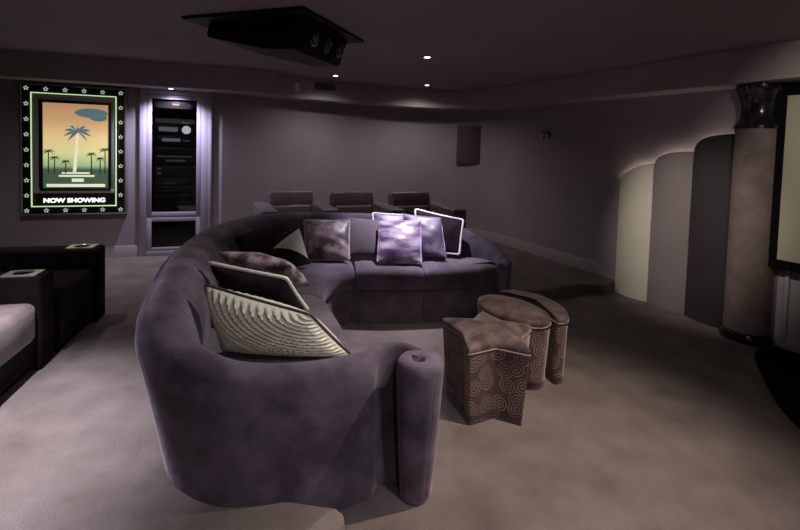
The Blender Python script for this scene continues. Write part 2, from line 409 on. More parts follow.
# ------------------------------------------------------------------ cushions
def pillow(name, label, A, B, Cc, D, T, m, pipe=None, pr=.008, bag=.06, ribs=False, panel=None, group=None, crease=0):
    """A top left, B top right, Cc bottom right, D bottom left (seen from the front), T thickness"""
    A, B, Cc, D = map(Vector, (A, B, Cc, D)); cen = (A + B + Cc + D) / 4
    nrm = (D - A).cross(B - A).normalized(); loc = Vector((cen.x, cen.y, min(p.z for p in (A, B, Cc, D))))
    root = thing(name, label, 'cushion', loc, 0, 'loose cushions on the sofa')
    N = 26 if not ribs else 64
    def pt(u, v, side):
        # edges pulled in at their middles, corners left as ears
        uu = u * (1 - bag * (1 - v * v)); vv = v * (1 - bag * (1 - u * u))
        p = A * ((1 - uu) * (1 - vv) / 4) + B * ((1 + uu) * (1 - vv) / 4) + Cc * ((1 + uu) * (1 + vv) / 4) + D * ((1 - uu) * (1 + vv) / 4)
        h = max(0, (1 - u ** 2) * (1 - v ** 2)) ** .5 * T / 2
        if crease: h *= 1 + crease * (math.sin(u * 5 + v * 7) * .5 + math.sin(v * 11 - u * 4) * .3)
        if ribs and 0 < h:
            d = math.hypot(u - 1.0, v + 1.0)      # ribs fan out in arcs from one corner
            h += .009 * min(1, h / (T * .2)) * math.sin(d * 44)
        return p + nrm * h * side
    bm = bmesh.new(); grid = {}
    for side in (1, -1):
        for i in range(N + 1):
            for j in range(N + 1):
                u = math.sin((i / N - .5) * PI); v = math.sin((j / N - .5) * PI)
                u = .5 * u + .5 * (2 * i / N - 1); v = .5 * v + .5 * (2 * j / N - 1)
                grid[side, i, j] = bm.verts.new(pt(u, v, side))
    for side in (1, -1):
        for i in range(N):
            for j in range(N):
                q = [grid[side, i, j], grid[side, i + 1, j], grid[side, i + 1, j + 1], grid[side, i, j + 1]]
                bm.faces.new(q if side > 0 else q[::-1])
    obj('cover', bm, m, root, True, 60)
    if pipe:
        bm = bmesh.new(); K = 18; pts = []
        for k in range(K): pts.append((-1 + 2 * k / K, -1))
        for k in range(K): pts.append((1, -1 + 2 * k / K))
        for k in range(K): pts.append((1 - 2 * k / K, 1))
        for k in range(K): pts.append((-1, 1 - 2 * k / K))
        P = [pt(u, v, 0) for u, v in pts]
        # round the corners a little
        P = [(P[i - 1] + P[i] * 2 + P[(i + 1) % len(P)]) / 4 for i in range(len(P))]
        tube(bm, P, pr, 8, True); o = obj('piping', bm, pipe, root, True, 80)
        o['label'] = pipe.name
    if panel:
        bm = bmesh.new(); K = 12; a, b, c = [Vector(q) for q in panel[1]]; vs = {}
        for side in (1,):
            for i in range(K + 1):
                for j in range(K + 1 - i):
                    q = a + (b - a) * (i / K) + (c - a) * (j / K)
                    vs[i, j] = bm.verts.new(pt(q.x, q.y, 1) + nrm * .006)
            for i in range(K):
                for j in range(K - i):
                    bm.faces.new((vs[i, j], vs[i + 1, j], vs[i, j + 1]))
                    if i + j < K - 1: bm.faces.new((vs[i + 1, j], vs[i + 1, j + 1], vs[i, j + 1]))
        o = obj('contrast_panel', bm, panel[0], root, True, 80); o['label'] = 'cream triangular panel'
    return root
G = None
pillow('ribbed_cushion', 'cream ribbed cushion with dark piping on the near end of the sofa', (-.985, 2.27, .865), (-.415, 2.17, .76), (-.215, 2.26, .52), (-.885, 2.27, .52), .25, M['cream'], M['darkpipe'], .009, .03, ribs=True)
pillow('corded_cushion', 'dark plum cushion with thick cream cord edge behind the cream ribbed cushion', (-1.15, 2.70, .86), (-.68, 2.74, .765), (-.55, 2.80, .54), (-1.05, 2.84, .56), .2, M['blackfab'], M['cord'], .0135, .03)
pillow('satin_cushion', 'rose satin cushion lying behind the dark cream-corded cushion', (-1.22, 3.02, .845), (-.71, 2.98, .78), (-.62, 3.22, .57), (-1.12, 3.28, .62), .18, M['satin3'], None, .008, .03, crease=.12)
pillow('velvet_cushion', 'black velvet cushion slumped at the left back corner of the sofa', (-1.37, 3.70, .80), (-1.22, 4.14, .83), (-1.05, 4.02, .56), (-1.16, 3.58, .55), .11, M['blackfab'], None, .008, .03, crease=.1)
pillow('two_tone_cushion', 'black cushion with a cream triangular panel in the sofa corner', (-1.12, 3.86, .77), (-.91, 4.12, .83), (-.76, 3.88, .55), (-.98, 3.60, .535), .12, M['blackfab'], None, .008, .04,
       panel=(M['cream'], ((-.95, -.25), (.90, -.86), (.93, .78))))
pillow('crushed_velvet_cushion', 'square crushed brown velvet cushion with taupe piping on the sofa back', (-.925, 4.36, .855), (-.475, 4.38, .86), (-.435, 4.09, .535), (-.84, 4.07, .53), .17, M['crushed'], M['brownpipe'], .006, .03, crease=.12)
pillow('plain_cushion', 'plain matte grey mauve cushion right of the crushed brown velvet one', (-.53, 4.53, .865), (-.115, 4.50, .845), (-.11, 4.20, .545), (-.50, 4.22, .54), .12, M['plain'], None, .008, .03)
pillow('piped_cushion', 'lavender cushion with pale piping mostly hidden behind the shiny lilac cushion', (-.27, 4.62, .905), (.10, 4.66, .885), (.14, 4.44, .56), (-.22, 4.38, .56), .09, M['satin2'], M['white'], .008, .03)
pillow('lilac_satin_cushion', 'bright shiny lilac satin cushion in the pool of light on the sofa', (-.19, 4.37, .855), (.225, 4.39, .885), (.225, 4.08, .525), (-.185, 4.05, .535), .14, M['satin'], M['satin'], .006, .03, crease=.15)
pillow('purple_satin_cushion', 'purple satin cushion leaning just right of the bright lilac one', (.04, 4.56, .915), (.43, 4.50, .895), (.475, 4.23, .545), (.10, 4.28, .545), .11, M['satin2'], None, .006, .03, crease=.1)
pillow('white_piped_cushion', 'black cushion edged with white piping at the right end of the row', (.17, 4.70, .945), (.665, 4.56, .865), (.61, 4.38, .55), (.20, 4.48, .55), .10, M['blackfab'], M['white'], .012, .035)

# ------------------------------------------------------------------ ottomans
def ottoman(name, label, outline_top, outline_base, cen, H, dome=.02):
    """outlines around cen; swirled sides, plain padded top, piping"""
    root = thing(name, label, 'ottoman', (*cen, 0), 0, 'patterned ottomans in front of the sofa')
    n = len(outline_top); uvs = [0]
    for a, b in zip(outline_top, outline_top[1:] + outline_top[:1]): uvs.append(uvs[-1] + math.dist(a, b))
    bm = bmesh.new(); uvl = bm.loops.layers.uv.new('UVMap'); K = 6; zt = H - .045
    g = [[bm.verts.new((bx + (tx - bx) * k / K, by + (ty - by) * k / K, zt * k / K)) for k in range(K + 1)] for (tx, ty), (bx, by) in zip(outline_top, outline_base)]
    for i in range(n):
        for k in range(K):
            f = bm.faces.new((g[i][k], g[(i + 1) % n][k], g[(i + 1) % n][k + 1], g[i][k + 1]))
            for lp, (a, b) in zip(f.loops, ((i, k), (i + 1, k), (i + 1, k + 1), (i, k + 1))): lp[uvl].uv = (uvs[a], zt * b / K)
    bm.faces.new([g[i][0] for i in range(n)][::-1])
    for f in bm.faces: f.smooth = True
    for e in bm.edges:
        if len(e.link_faces) == 2 and e.calc_face_angle(0) > .7: e.smooth = False
    obj('side_panel', bm, M['swirl'], root, keep=True)
    bm = bmesh.new(); secs = []
    for s, z in ((1.0, zt), (1.012, zt + .008), (1.012, zt + .025), (.985, H - .006), (.93, H), (.7, H + dome * .6), (.4, H + dome), (.1, H + dome)):
        secs.append([(x * s, y * s, z) for x, y in outline_top])
    rings(bm, secs); obj('top_cushion', bm, M['otttop'], root, angle=50)
    bm = bmesh.new(); tube(bm, [(x * 1.012, y * 1.012, zt + .003) for x, y in outline_top], .005, 6, True)
    obj('piping', bm, M['ottedge'], root, angle=80)
    return root
# five pointed star: tips at top from the photograph's plan
def star_outline(tips, ri, k):
    out = []; n = len(tips)
    for i in range(n):
        a = Vector(tips[i]); b = Vector(tips[(i + 1) % n]); m = (a + b); m = m.normalized() * ri
        am = math.atan2(a.y, a.x)
        t = Vector((-a.y, a.x)).normalized()
        pa = a.lerp(m, .10); prev = (Vector(tips[i - 1]) + a).normalized() * ri
        out += [tuple((a.lerp(prev, .06)) * k), tuple(a * .985 * k), tuple(a.lerp(m, .06) * k)]
        for f in (.35, .65): out.append(tuple(a.lerp(m, f) * k))
        out.append(tuple(m * k))
        for f in (.35, .65): out.append(tuple(m.lerp(b, f) * k))
    return out
tips = [(-.175, -.275), (.175, -.265), (.285, .10), (.01, .33), (-.285, .175)]
ottoman('star_ottoman', 'chocolate velvet star-shaped ottoman with swirl patterned sides nearest the scrolled arm', star_outline(tips, .185, 1.0), star_outline(tips, .185, .88), (.595, 2.765), .475, .03)
def ell(a, b, ang, n=44, pw=2.0):
    out = []
    for j in range(n):
        q = 2 * PI * j / n; c, s = math.cos(q), math.sin(q)
        x = a * math.copysign(abs(c) ** (2 / pw), c); y = b * math.copysign(abs(s) ** (2 / pw), s)
        out.append((x * math.cos(ang) - y * math.sin(ang), x * math.sin(ang) + y * math.cos(ang)))
    return out
def leaf(a, b, ang, n=44):
    # half-moon leaf: pointed at one end
    out = []
    for j in range(n):
        q = 2 * PI * j / n; x = a * math.cos(q); y = b * math.sin(q) * (1 - .35 * math.cos(q))
        out.append((x * math.cos(ang) - y * math.sin(ang), x * math.sin(ang) + y * math.cos(ang)))
    return out
A2 = math.radians(-58)
ottoman('oval_ottoman', 'brown velvet oval ottoman standing between the star ottoman and the rear one', ell(.30, .185, A2), [(x * .9, y * .9) for x, y in ell(.30, .185, A2)], (.835, 3.175), .475, .03)
cres = catmull([(.80, 3.53), (.90, 3.575), (1.02, 3.55), (1.13, 3.44), (1.20, 3.27), (1.205, 3.13), (1.17, 3.02), (1.10, 2.985), (1.075, 3.06), (1.065, 3.2), (1.02, 3.34), (.93, 3.46), (.85, 3.505), (.80, 3.53)], 4)[:-1]
cres = [(x - 1.03, y - 3.30) for x, y in cres]
ottoman('crescent_ottoman', 'dark brown crescent ottoman curving round behind the oval one, farthest from the sofa arm', cres, [(x * .93, y * .93) for x, y in cres], (1.035, 3.305), .475, .012)

# ------------------------------------------------------------------ theatre recliners
def recliner(label, loc, rz, arms, group, fabric, tray=True, headrest=True, seat_mat=None, back_h=.80, hmat=None, armmat=None, ah=.595):
    """local: seat faces +x, y to its left; loc = middle of the front edge at floor"""
    root = thing('theatre_recliner', label, 'recliner', loc, rz, group)
    W = .25
    armmat = armmat or fabric
    bm = bmesh.new(); box(bm, (-.62, -W, .20), (.02, W, .45), .05, 4); obj('seat', bm, seat_mat or fabric, root)
    bm = bmesh.new(); box(bm, (-.60, -W, .0), (-.03, W, .22), .01, 2); obj('base', bm, M['darkfab'], root)
    bm = bmesh.new(); box(bm, (-.035, -W + .01, .05), (.0, W - .01, .34), .015, 3); obj('footrest', bm, armmat, root)
    bm = bmesh.new(); t = Matrix.Translation((-.56, 0, .38)) @ Matrix.Rotation(-.22, 4, 'Y')
    box(bm, (-.20, -W - .03, -.05), (.0, W + .03, back_h - .38), .05, 4, t); obj('backrest', bm, fabric, root)
    if headrest:
        bm = bmesh.new(); t = Matrix.Translation((-.66, 0, back_h - .06)) @ Matrix.Rotation(-.30, 4, 'Y')
        box(bm, (-.16, -.285, .0), (.03, .285, .22), .035, 4, t); obj('headrest', bm, hmat or fabric, root)
        for s in (-1, 1):
            bm = bmesh.new(); tube(bm, [(-.73, s * .15, back_h - .25), (-.735, s * .15, back_h + .03)], .008, 8)
            obj('headrest_post', bm, M['black'], root)
    for s in arms:
        y0, y1 = (W, W + .2) if s > 0 else (-W - .2, -W)
        bm = bmesh.new(); box(bm, (-.85, y0 + .004, .0), (.03, y1 - .004, ah), .022, 3); a = obj('arm', bm, armmat, root)
        if tray:
            bm = bmesh.new(); ym = (y0 + y1) / 2
            # square tray with a round well
            q = [(-.235, ym - .07), (.0, ym - .07), (.0, ym + .07), (-.235, ym + .07)]
            n = 32; cxy = (-.1, ym); ringo = []; 
            for j in range(n):
                an = 2 * PI * j / n; c, s2 = math.cos(an), math.sin(an); k = min(.095 / max(abs(c), 1e-6), .068 / max(abs(s2), 1e-6))
                ringo.append((c * k - .105, ym + s2 * k))
            rs = [[(x, y, .594) for x, y in ringo], [(x, y, .604) for x, y in ringo]]
            for r, z in ((.060, .606), (.056, .603), (.054, .53), (.001, .53)):
                rs.append([(-.105 + r * math.cos(2 * PI * j / n), ym + r * math.sin(2 * PI * j / n), z) for j in range(n)])
            rings(bm, rs); obj('cup_holder', bm, M['glow'], a)
    return root
ang = math.atan2(.26, .966); f = Vector((.966, .26)); r = Vector((.26, -.966))
def rpos(fr, rr): p = f * fr + r * rr; return (p.x, p.y, RZ)
GR = 'recliners along the left edge'
recliner('dark recliner at the left edge, second from the camera, its cup-holder arm nearest the poster', rpos(-1.405, -3.755), ang, (1,), GR, M['darkfab'], seat_mat=M['darkfab'], headrest=False, back_h=.55)
recliner('dusty brown recliner at the lower left edge, nearest the camera', rpos(-1.455, -2.995), ang, (1, -1), GR, M['suede'], seat_mat=M['suede'], headrest=False, back_h=.55, armmat=M['darkfab'])
ang2 = math.atan2(-.92, .39); f2 = Vector((.39, -.92))
for (x, y), lab, arms in (((-1.36, 5.70), 'plum leather recliner behind the sofa, nearest the equipment rack', (1, -1)),
                    ((-.58, 5.86), 'plum leather recliner in the middle of the row behind the sofa', (1,)),
                    ((.19, 6.03), 'plum leather recliner behind the sofa, farthest from the equipment rack', (1,))):
    recliner(lab, (x + f2.x * .62, y + f2.y * .62, RZ), ang2, arms, 'recliners in a row behind the sofa', M['leather'], tray=False, back_h=.71, ah=.71)

# ------------------------------------------------------------------ lit poster box
def wall1(): return frame_mtx((P0.x, P0.y, 0), D1)
W1M = wall1()
px0, px1, pz0, pz1 = -1.205, -.135, .665, 2.195
pc = w1((px0 + px1) / 2)
lb = thing('poster_lightbox', 'backlit poster display case with star border and now showing sign on left wall', 'light box', (*pc, pz0), math.atan2(D1.y, D1.x))
def lbx(name, parts, m, bev=.004, parent=lb):
    bm = bmesh.new()
    for x0, x1, z0, z1, y0, y1 in parts: box(bm, (x0, y0, z0), (x1, y1, z1), bev, 2)
    hw = (px0 + px1) / 2
    bm.transform(Matrix.Translation((-hw, 0, -pz0)))
    return obj(name, bm, m, parent)
def rim4(x0, x1, z0, z1, w, y0, y1): return [(x0, x1, z1 - w, z1, y0, y1), (x0, x1, z0, z0 + w, y0, y1), (x0, x0 + w, z0 + w, z1 - w, y0, y1), (x1 - w, x1, z0 + w, z1 - w, y0, y1)]
lbx('case', rim4(px0, px1, pz0, pz1, .022, -.075, -.001), M['pgreyframe'])
lbx('border_panel', [(px0 + .02, px1 - .02, pz0 + .02, pz1 - .02, -.055, -.002)], M['black'], .001)
nx0, nx1, nz0, nz1 = px0 + .105, px1 - .105, pz0 + .10, pz1 - .10
lbx('neon_edge', rim4(nx0, nx1, nz0, nz1, .012, -.067, -.054), M['neon'], .003)
lbx('mat_board', rim4(nx0 + .02, nx1 - .02, nz0 + .16, nz1 - .025, .055, -.062, -.054), M['inner'], .002)
p0x, p1x, p0z, p1z = -.985, -.325, .985, 1.985
lbx('print_frame', rim4(p0x - .03, p1x + .03, p0z - .03, p1z + .03, .032, -.066, -.056), M['black'], .002)
pr_ = lbx('poster', [(p0x, p1x, p0z, p1z, -.060, -.057)], M['poster'], 0)
hw = (px0 + px1) / 2
def flat(name, polys, m, y, parent, th=.0015):
    bm = bmesh.new()
    for poly in polys:
        rings(bm, [[(x - hw, y, z - pz0) for x, z in poly], [(x - hw, y - th, z - pz0) for x, z in poly]])
    return obj(name, bm, m, parent)
palms = []
for x, z, s in ((-.93, 1.30, 1.0), (-.87, 1.25, .8), (-.76, 1.22, .7), (-.50, 1.30, .8), (-.41, 1.26, .7), (-.36, 1.33, 1.0)):
    palms.append([(x - .006, 1.16), (x + .006, 1.16), (x + .005, z + .12 * s), (x - .005, z + .12 * s)])
    for k in range(7):
        a = PI * (k / 6 * 1.3 - .15); L = .075 * s; tx, tz = x + L * math.cos(a), z + .12 * s + L * .75 * math.sin(a) - .02
        palms.append([(x - .004, z + .12 * s + .006), (x + .006, z + .12 * s - .004), (x + .6 * (tx - x), z + .12 * s + .6 * (tz - z - .12 * s) + .008), (tx, tz)])
for k, poly in enumerate(palms): flat('palm_print', [poly], M['ink'], -.0605 - k * .00002, pr_)
tall = [[(-.69, 1.18), (-.655, 1.18), (-.63, 1.66), (-.65, 1.66)]]
for k in range(9):
    a_ = PI * (k / 8 * 1.5 - .25); L_ = .15; tx, tz = -.64 + L_ * math.cos(a_), 1.66 + L_ * .8 * math.sin(a_) - .04
    tall.append([(-.655, 1.67), (-.63, 1.65), (-.64 + .6 * (tx + .64), 1.66 + .6 * (tz - 1.66) + .03), (tx, tz)])
for k, poly in enumerate(tall): flat('tall_palm_print', [poly], M['inkpale'] if k == 0 else M['inkblue'], -.0603 - k * .00005, pr_)
flat('cloud_print', [[(-.50 + .17 * math.cos(2 * PI * j / 30), 1.88 + .055 * math.sin(2 * PI * j / 30)) for j in range(30)], [(-.43 + .09 * math.cos(2 * PI * j / 30), 1.83 + .045 * math.sin(2 * PI * j / 30)) for j in range(30)]], M['inkblue'], -.0604, pr_)
flat('title_bar', [[(-.80, 1.155), (-.52, 1.155), (-.52, 1.175), (-.80, 1.175)], [(-.83, 1.12), (-.47, 1.12), (-.47, 1.142), (-.83, 1.142)], [(-.70, 1.06), (-.58, 1.06), (-.58, 1.10), (-.70, 1.10)], [(-.95, 1.0), (-.36, 1.0), (-.36, 1.035), (-.95, 1.035)]], M['inkpale'], -.0604, pr_)
def star_ring(cx, cz, R):
    o = []; i_ = []
    for j in range(10):
        a = PI / 2 + j * PI / 5; rr = R if j % 2 == 0 else R * .5
        o.append((cx + rr * math.cos(a), cz + rr * math.sin(a))); i_.append((cx + rr * .52 * math.cos(a), cz + rr * .52 * math.sin(a)))
    return [[o[j], o[(j + 1) % 10], i_[(j + 1) % 10], i_[j]] for j in range(10)]
sx0, sx1, sz0, sz1 = px0 + .062, px1 - .062, pz0 + .058, pz1 - .058
spots = [(sx0 + (sx1 - sx0) * k / 5, z) for k in range(6) for z in (sz0, sz1)] + [(x, sz0 + (sz1 - sz0) * k / 8) for k in range(1, 8) for x in (sx0, sx1)]
for x, z in spots: flat('star_light', star_ring(x, z, .030), M['starlit'], -.0555, lb, .004)
cu = bpy.data.curves.new('t', 'FONT'); cu.body = 'NOW SHOWING'; cu.size = .098; cu.offset = .0035; cu.extrude = .002; cu.align_x = 'CENTER'
to = bpy.data.objects.new('t', cu); C.objects.link(to)
bpy.context.view_layer.update()
me = bpy.data.meshes.new_from_object(to.evaluated_get(bpy.context.evaluated_depsgraph_get()))
bm = bmesh.new(); bm.from_mesh(me)
bpy.data.objects.remove(to); bpy.data.curves.remove(cu); bpy.data.meshes.remove(me)
wdt = max(v.co.x for v in bm.verts) - min(v.co.x for v in bm.verts)
bm.transform(Matrix.Translation((0, -.060, .832 - pz0 - .015)) @ Matrix.Rotation(PI / 2, 4, 'X') @ Matrix.Diagonal((.62 / wdt, .70, 1, 1)))
o = obj('now_showing_sign', bm, M['sign'], lb); o['label'] = 'white lettering reading NOW SHOWING'

# ------------------------------------------------------------------ equipment cabinet
cab = thing('equipment_cabinet', 'tall pale built-in cabinet with glass doors on left wall', 'cabinet', (P0.x, P0.y, RZ), math.atan2(D1.y, D1.x))
def cb(name, parts, m, bev=.004, parent=cab):
    bm = bmesh.new()
    for lo, hi in parts: box(bm, lo, hi, bev, 2)
    bm.transform(Matrix.Translation((0, 0, -RZ)))
    return obj(name, bm, m, parent)
T_ = 2.218
cb('casing', [((.0, -.035, RZ), (.075, -.001, T_)), ((.70, -.035, RZ), (.80, -.001, T_)), ((.0, -.036, 2.155), (.80, -.001, T_)), ((.07, -.03, RZ), (.70, 0, .185)), ((.79, -.045, RZ), (.825, -.001, T_))], M['trim'])
cb('carcass', [((.085, .0, RZ + .01), (.10, .47, 2.15)), ((.68, .0, RZ + .01), (.695, .47, 2.15)), ((.085, .45, RZ + .01), (.695, .47, 2.15)), ((.085, 0, 2.14), (.695, .47, 2.155)), ((.085, 0, RZ + .01), (.695, .47, RZ + .03)), ((.085, .02, .605), (.695, .47, .625))], M['blackmat'], 0)
d1 = cb('door', [((.078, -.03, .615), (.135, -.004, 2.15)), ((.645, -.03, .615), (.698, -.004, 2.15)), ((.135, -.03, 2.10), (.645, -.004, 2.15)), ((.135, -.03, .615), (.645, -.004, .675))], M['trim'])
cb('glass_pane', [((.13, -.018, .67), (.65, -.013, 2.105))], M['glass'], 0, d1)
d2 = cb('door', [((.078, -.03, .188), (.135, -.004, .608)), ((.645, -.03, .188), (.698, -.004, .608)), ((.135, -.03, .555), (.645, -.004, .608)), ((.135, -.03, .188), (.645, -.004, .225))], M['trim'])
cb('glass_pane', [((.13, -.018, .22), (.65, -.013, .56))], M['glass'], 0, d2)
bm = bmesh.new(); bm2 = None
# rack gear: z0, z1, faceplate, label
gear = [(1.99, 2.09, 'gear', 'led', 'black unit with an amber display, topmost in the rack cabinet'),
        (1.80, 1.86, 'silver', None, 'slim silver faced unit in the rack cabinet'),
        (1.66, 1.785, 'gear', 'knob', 'black amplifier with a large bright round dial in the rack'),
        (1.53, 1.645, 'gear', 'led2', 'black receiver with a pale display under the round-dial amplifier'),
        (1.41, 1.50, 'gear', None, 'plain black unit above the silver-striped player in the rack'),
        (1.29, 1.395, 'gear', 'stripe', 'black player with silver stripes at mid rack height'),
        (1.12, 1.26, 'gear', 'btn', 'black unit with small buttons on its left side below the striped player'),
        (1.02, 1.10, 'gear', 'line', 'black amplifier with a grey top edge, uppermost of the lower rack stack'),
        (.92, 1.00, 'gear', 'line', 'black amplifier with a grey top edge, second of the lower rack stack'),
        (.82, .90, 'gear', 'line', 'black amplifier with a grey top edge, third of the lower rack stack'),
        (.70, .80, 'gear', 'line', 'black amplifier with a grey top edge, lowest in the rack cabinet')]
for z0, z1, m, det, lab in gear:
    c = w1(.39, -.03)
    t = thing('audio_component', lab, 'audio equipment', (*c, z0), math.atan2(D1.y, D1.x), 'audio components in the rack cabinet'); h = z1 - z0
    bm = bmesh.new(); box(bm, (-.20, .012, .0), (.20, .34, h), .003, 1); obj('chassis', bm, M['gear'], t)
    bm = bmesh.new(); box(bm, (-.225, .0, .0), (.225, .012, h), .003, 2); fp = obj('faceplate', bm, M[m], t)
    bm = bmesh.new(); box(bm, (-.245, .005, -.009), (-.226, .3, h), .001, 1); box(bm, (.226, .005, -.009), (.245, .3, h), .001, 1); box(bm, (-.245, .02, -.009), (.245, .3, -.002), 0); obj('rack_shelf', bm, M['gear'], t)
    def det_box(name, lo, hi, mm):
        b = bmesh.new(); box(b, lo, hi, .001, 1); obj(name, b, M[mm], fp)
    if det == 'led': det_box('display', (-.035, -.003, h * .42), (.045, .001, h * .6), 'led')
    if det == 'led2': det_box('display', (-.15, -.003, h * .35), (.06, .001, h * .7), 'led2'); det_box('button_row', (.09, -.004, h * .4), (.17, .001, h * .55), 'silver')
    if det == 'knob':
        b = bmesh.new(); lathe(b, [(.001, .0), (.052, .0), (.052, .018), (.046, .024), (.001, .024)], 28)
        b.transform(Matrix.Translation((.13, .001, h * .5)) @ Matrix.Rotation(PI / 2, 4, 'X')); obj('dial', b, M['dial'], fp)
        det_box('display', (-.19, -.003, h * .3), (.03, .001, h * .75), 'led2')
    if det == 'stripe':
        det_box('trim_strip', (-.20, -.004, h * .78), (.20, .001, h * .92), 'silver'); det_box('disc_tray', (-.10, -.004, h * .25), (.12, .001, h * .45), 'silver')
    if det == 'btn':
        for k in range(2): det_box('button', (-.20, -.005, h * (.25 + .4 * k)), (-.16, .001, h * (.4 + .4 * k)), 'silver')
    if det == 'line': det_box('trim_strip', (-.225, -.003, h * .9), (.225, .001, h), 'chrome')

# ------------------------------------------------------------------ small wall fixtures
sm = frame_mtx((-1.30, 6.32, 0), (.56, .32))
def onsof(name, label, cat, x0, x1, z0, z1, builder):
    p = sm @ Vector(((x0 + x1) / 2, 0, z0)); t = thing(name, label, cat, p, math.atan2(.32, .56)); builder(t, (x1 - x0) / 2, z1 - z0)
def register(t, w, h):
    bm = bmesh.new()
    for lo, hi in (((-w, -.014, 0), (w, .012, .014)), ((-w, -.014, h - .014), (w, .012, h)), ((-w, -.014, .014), (-w + .014, .012, h - .014)), ((w - .014, -.014, .014), (w, .012, h - .014))): box(bm, lo, hi, .002, 1)
    obj('frame', bm, M['base'], t)
    bm = bmesh.new(); box(bm, (-w + .012, -.003, .012), (w - .012, .012, h - .012)); obj('duct', bm, M['blackmat'], t)
    bm = bmesh.new()
    for k in range(6): box(bm, (-w + .013, -.010, .02 + k * (h - .035) / 6), (w - .013, -.004, .023 + k * (h - .035) / 6))
    obj('louvre', bm, M['base'], t)
onsof('air_vent', 'small dark air vent set in the soffit over the back wall', 'vent', .06, .40, 2.345, 2.465, register)
def plate(t, w, h):
    bm = bmesh.new(); box(bm, (-w, -.008, 0), (w, .012, h), .003, 2); obj('cover', bm, M['plate'], t)
    bm = bmesh.new(); box(bm, (-w * .35, -.013, h * .3), (w * .35, -.006, h * .7), .002, 2); obj('sensor', bm, M['plate'], t)
onsof('wall_plate', 'small ivory plate on the soffit left of the dark air vent', 'wall plate', -.20, -.14, 2.31, 2.42, plate)

# plum grille on the back wall: sits on the curve
gx0, gx1 = 47, 51
a = Vector(back_curve[42]); b = Vector(back_curve[48])
dd = (b - a).normalized(); t = thing('wall_grille', 'plum coloured rectangular grille on the back wall', 'grille', (1.13, 7.46, 1.34), math.atan2(-.14, .55))
bm = bmesh.new(); box(bm, (-.20, -.03, 0), (.20, .03, .63), .006, 2); obj('frame', bm, M['vent'], t)
bm = bmesh.new()
for k in range(20): box(bm, (-.18, -.036, .025 + k * .029), (.18, -.028, .043 + k * .029), .001, 1)
obj('louvre', bm, M['vent'], t)

# wall spotlight
ws = w2(-1.0)
t = thing('wall_spotlight', 'small brass spotlight on a dark bracket on the right-hand wall', 'lamp', (*ws, 1.765), math.atan2(U2.y, U2.x))
bm = bmesh.new(); lathe(bm, [(.001, 0), (.055, 0), (.055, .012), (.048, .02), (.001, .02)], 24); bm.transform(Matrix.Translation((-.06, 0, .05)) @ Matrix.Rotation(PI / 2, 4, 'X')); obj('mount', bm, M['black'], t)
bm = bmesh.new(); tube(bm, [(-.06, -.01, .05), (-.05, -.10, .055), (-.0, -.15, .05)], .012, 8); obj('bracket', bm, M['black'], t)
bm = bmesh.new()
ax = Vector((.75, -.35, -.42)).normalized(); c0 = Vector((-.06, -.13, .085)); tube(bm, [c0, c0 + ax * .02, c0 + ax * .16, c0 + ax * .17], [.034, .040, .050, .048], 18); obj('barrel', bm, M['brass'], t)
bm = bmesh.new(); tube(bm, [c0 + ax * .168, c0 + ax * .173], [.036, .034], 18); obj('lens', bm, M['lens'], t)

# ------------------------------------------------------------------ arched wall panels
def arch_panel(label, t0, t1, zl, zr, m, sharp):
    base = w2((t0 + t1) / 2)
    root = thing('arched_wall_panel', label, 'wall panel', (*base, 0), math.atan2(U2.y, U2.x), 'arched panels on the right-hand wall')
    K = 24; w = t1 - t0; front = []; bm = bmesh.new(); secs = []
    for k in range(K + 1):
        s = k / K; x = (s - .5) * (w - .006); bul = .045 * math.sin(PI * s) ** .8
        z = zl + (zr - zl) * (math.sin(s * PI / 2) if not sharp else math.sqrt(max(0, 1 - (1 - s) ** 2.2)))
        y = -.05 - bul
        secs.append([(x, y + .03, .004), (x, y, .004), (x, y, z - .008), (x, y + .008, z), (x, y + .03, z)])
    rings(bm, secs); obj('panel', bm, m, root, angle=30)
    bm = bmesh.new()
    for s in (.15, .85): box(bm, ((s - .5) * w - .02, -.055, .05), ((s - .5) * w + .02, -.0, min(zl, zr) - .12))
    obj('batten', bm, M['black'], root)
    bm = bmesh.new(); pts = []
    for k in range(13):
        s = .04 + .92 * k / 12; z = zl + (zr - zl) * (math.sin(s * PI / 2) if not sharp else math.sqrt(max(0, 1 - (1 - s) ** 2.2)))
        pts.append(((s - .5) * w, -.03, z - .055))
    tube(bm, pts, .006, 6); o = obj('light_strip', bm, M['ledstrip'], root)
    return root
arch_panel('ivory arched wall panel, shortest of the three', .12, .52, 1.31, 1.49, M['pcream'], False)
arch_panel('grey mauve arched wall panel between the ivory and dark ones', .52, .92, 1.49, 1.63, M['pgrey'], True)
arch_panel('dark plum arched wall panel next to the column', .92, 1.31, 1.66, 1.80, M['pdark'], True)

# ------------------------------------------------------------------ column
cc = w2(1.465, .07)
t = thing('column', 'round dusty rose column with black stone base and capital', 'column', (*cc, 0))
bm = bmesh.new(); lathe(bm, [(0.1935, 0), (0.1995, .02), (0.1935, .06), (0.1806, .085)], 48); obj('base', bm, M['marble'], t)
bm = bmesh.new(); lathe(bm, [(0.1677, .08), (0.1677, 1.84)], 48); obj('shaft', bm, M['shaft'], t)
bm = bmesh.new(); lathe(bm, [(0.1849, 1.84), (0.1849, 1.865), (0.1634, 1.885), (0.1419, 1.93), (0.1359, 1.99), (0.1419, 2.06), (0.1591, 2.12), (0.1806, 2.165), (0.1849, 2.18), (0.1849, SOF - .006)], 48); obj('capital', bm, M['marble'], t)
bm = bmesh.new(); a = w2(1.70, .0); b = w2(1.73, .0)
mm = frame_mtx((*a, 0), U2); box(bm, (.0, -.03, .0), (.03, .002, .75), .004, 2, mm); struct('trim_5', bm, M['trim'])

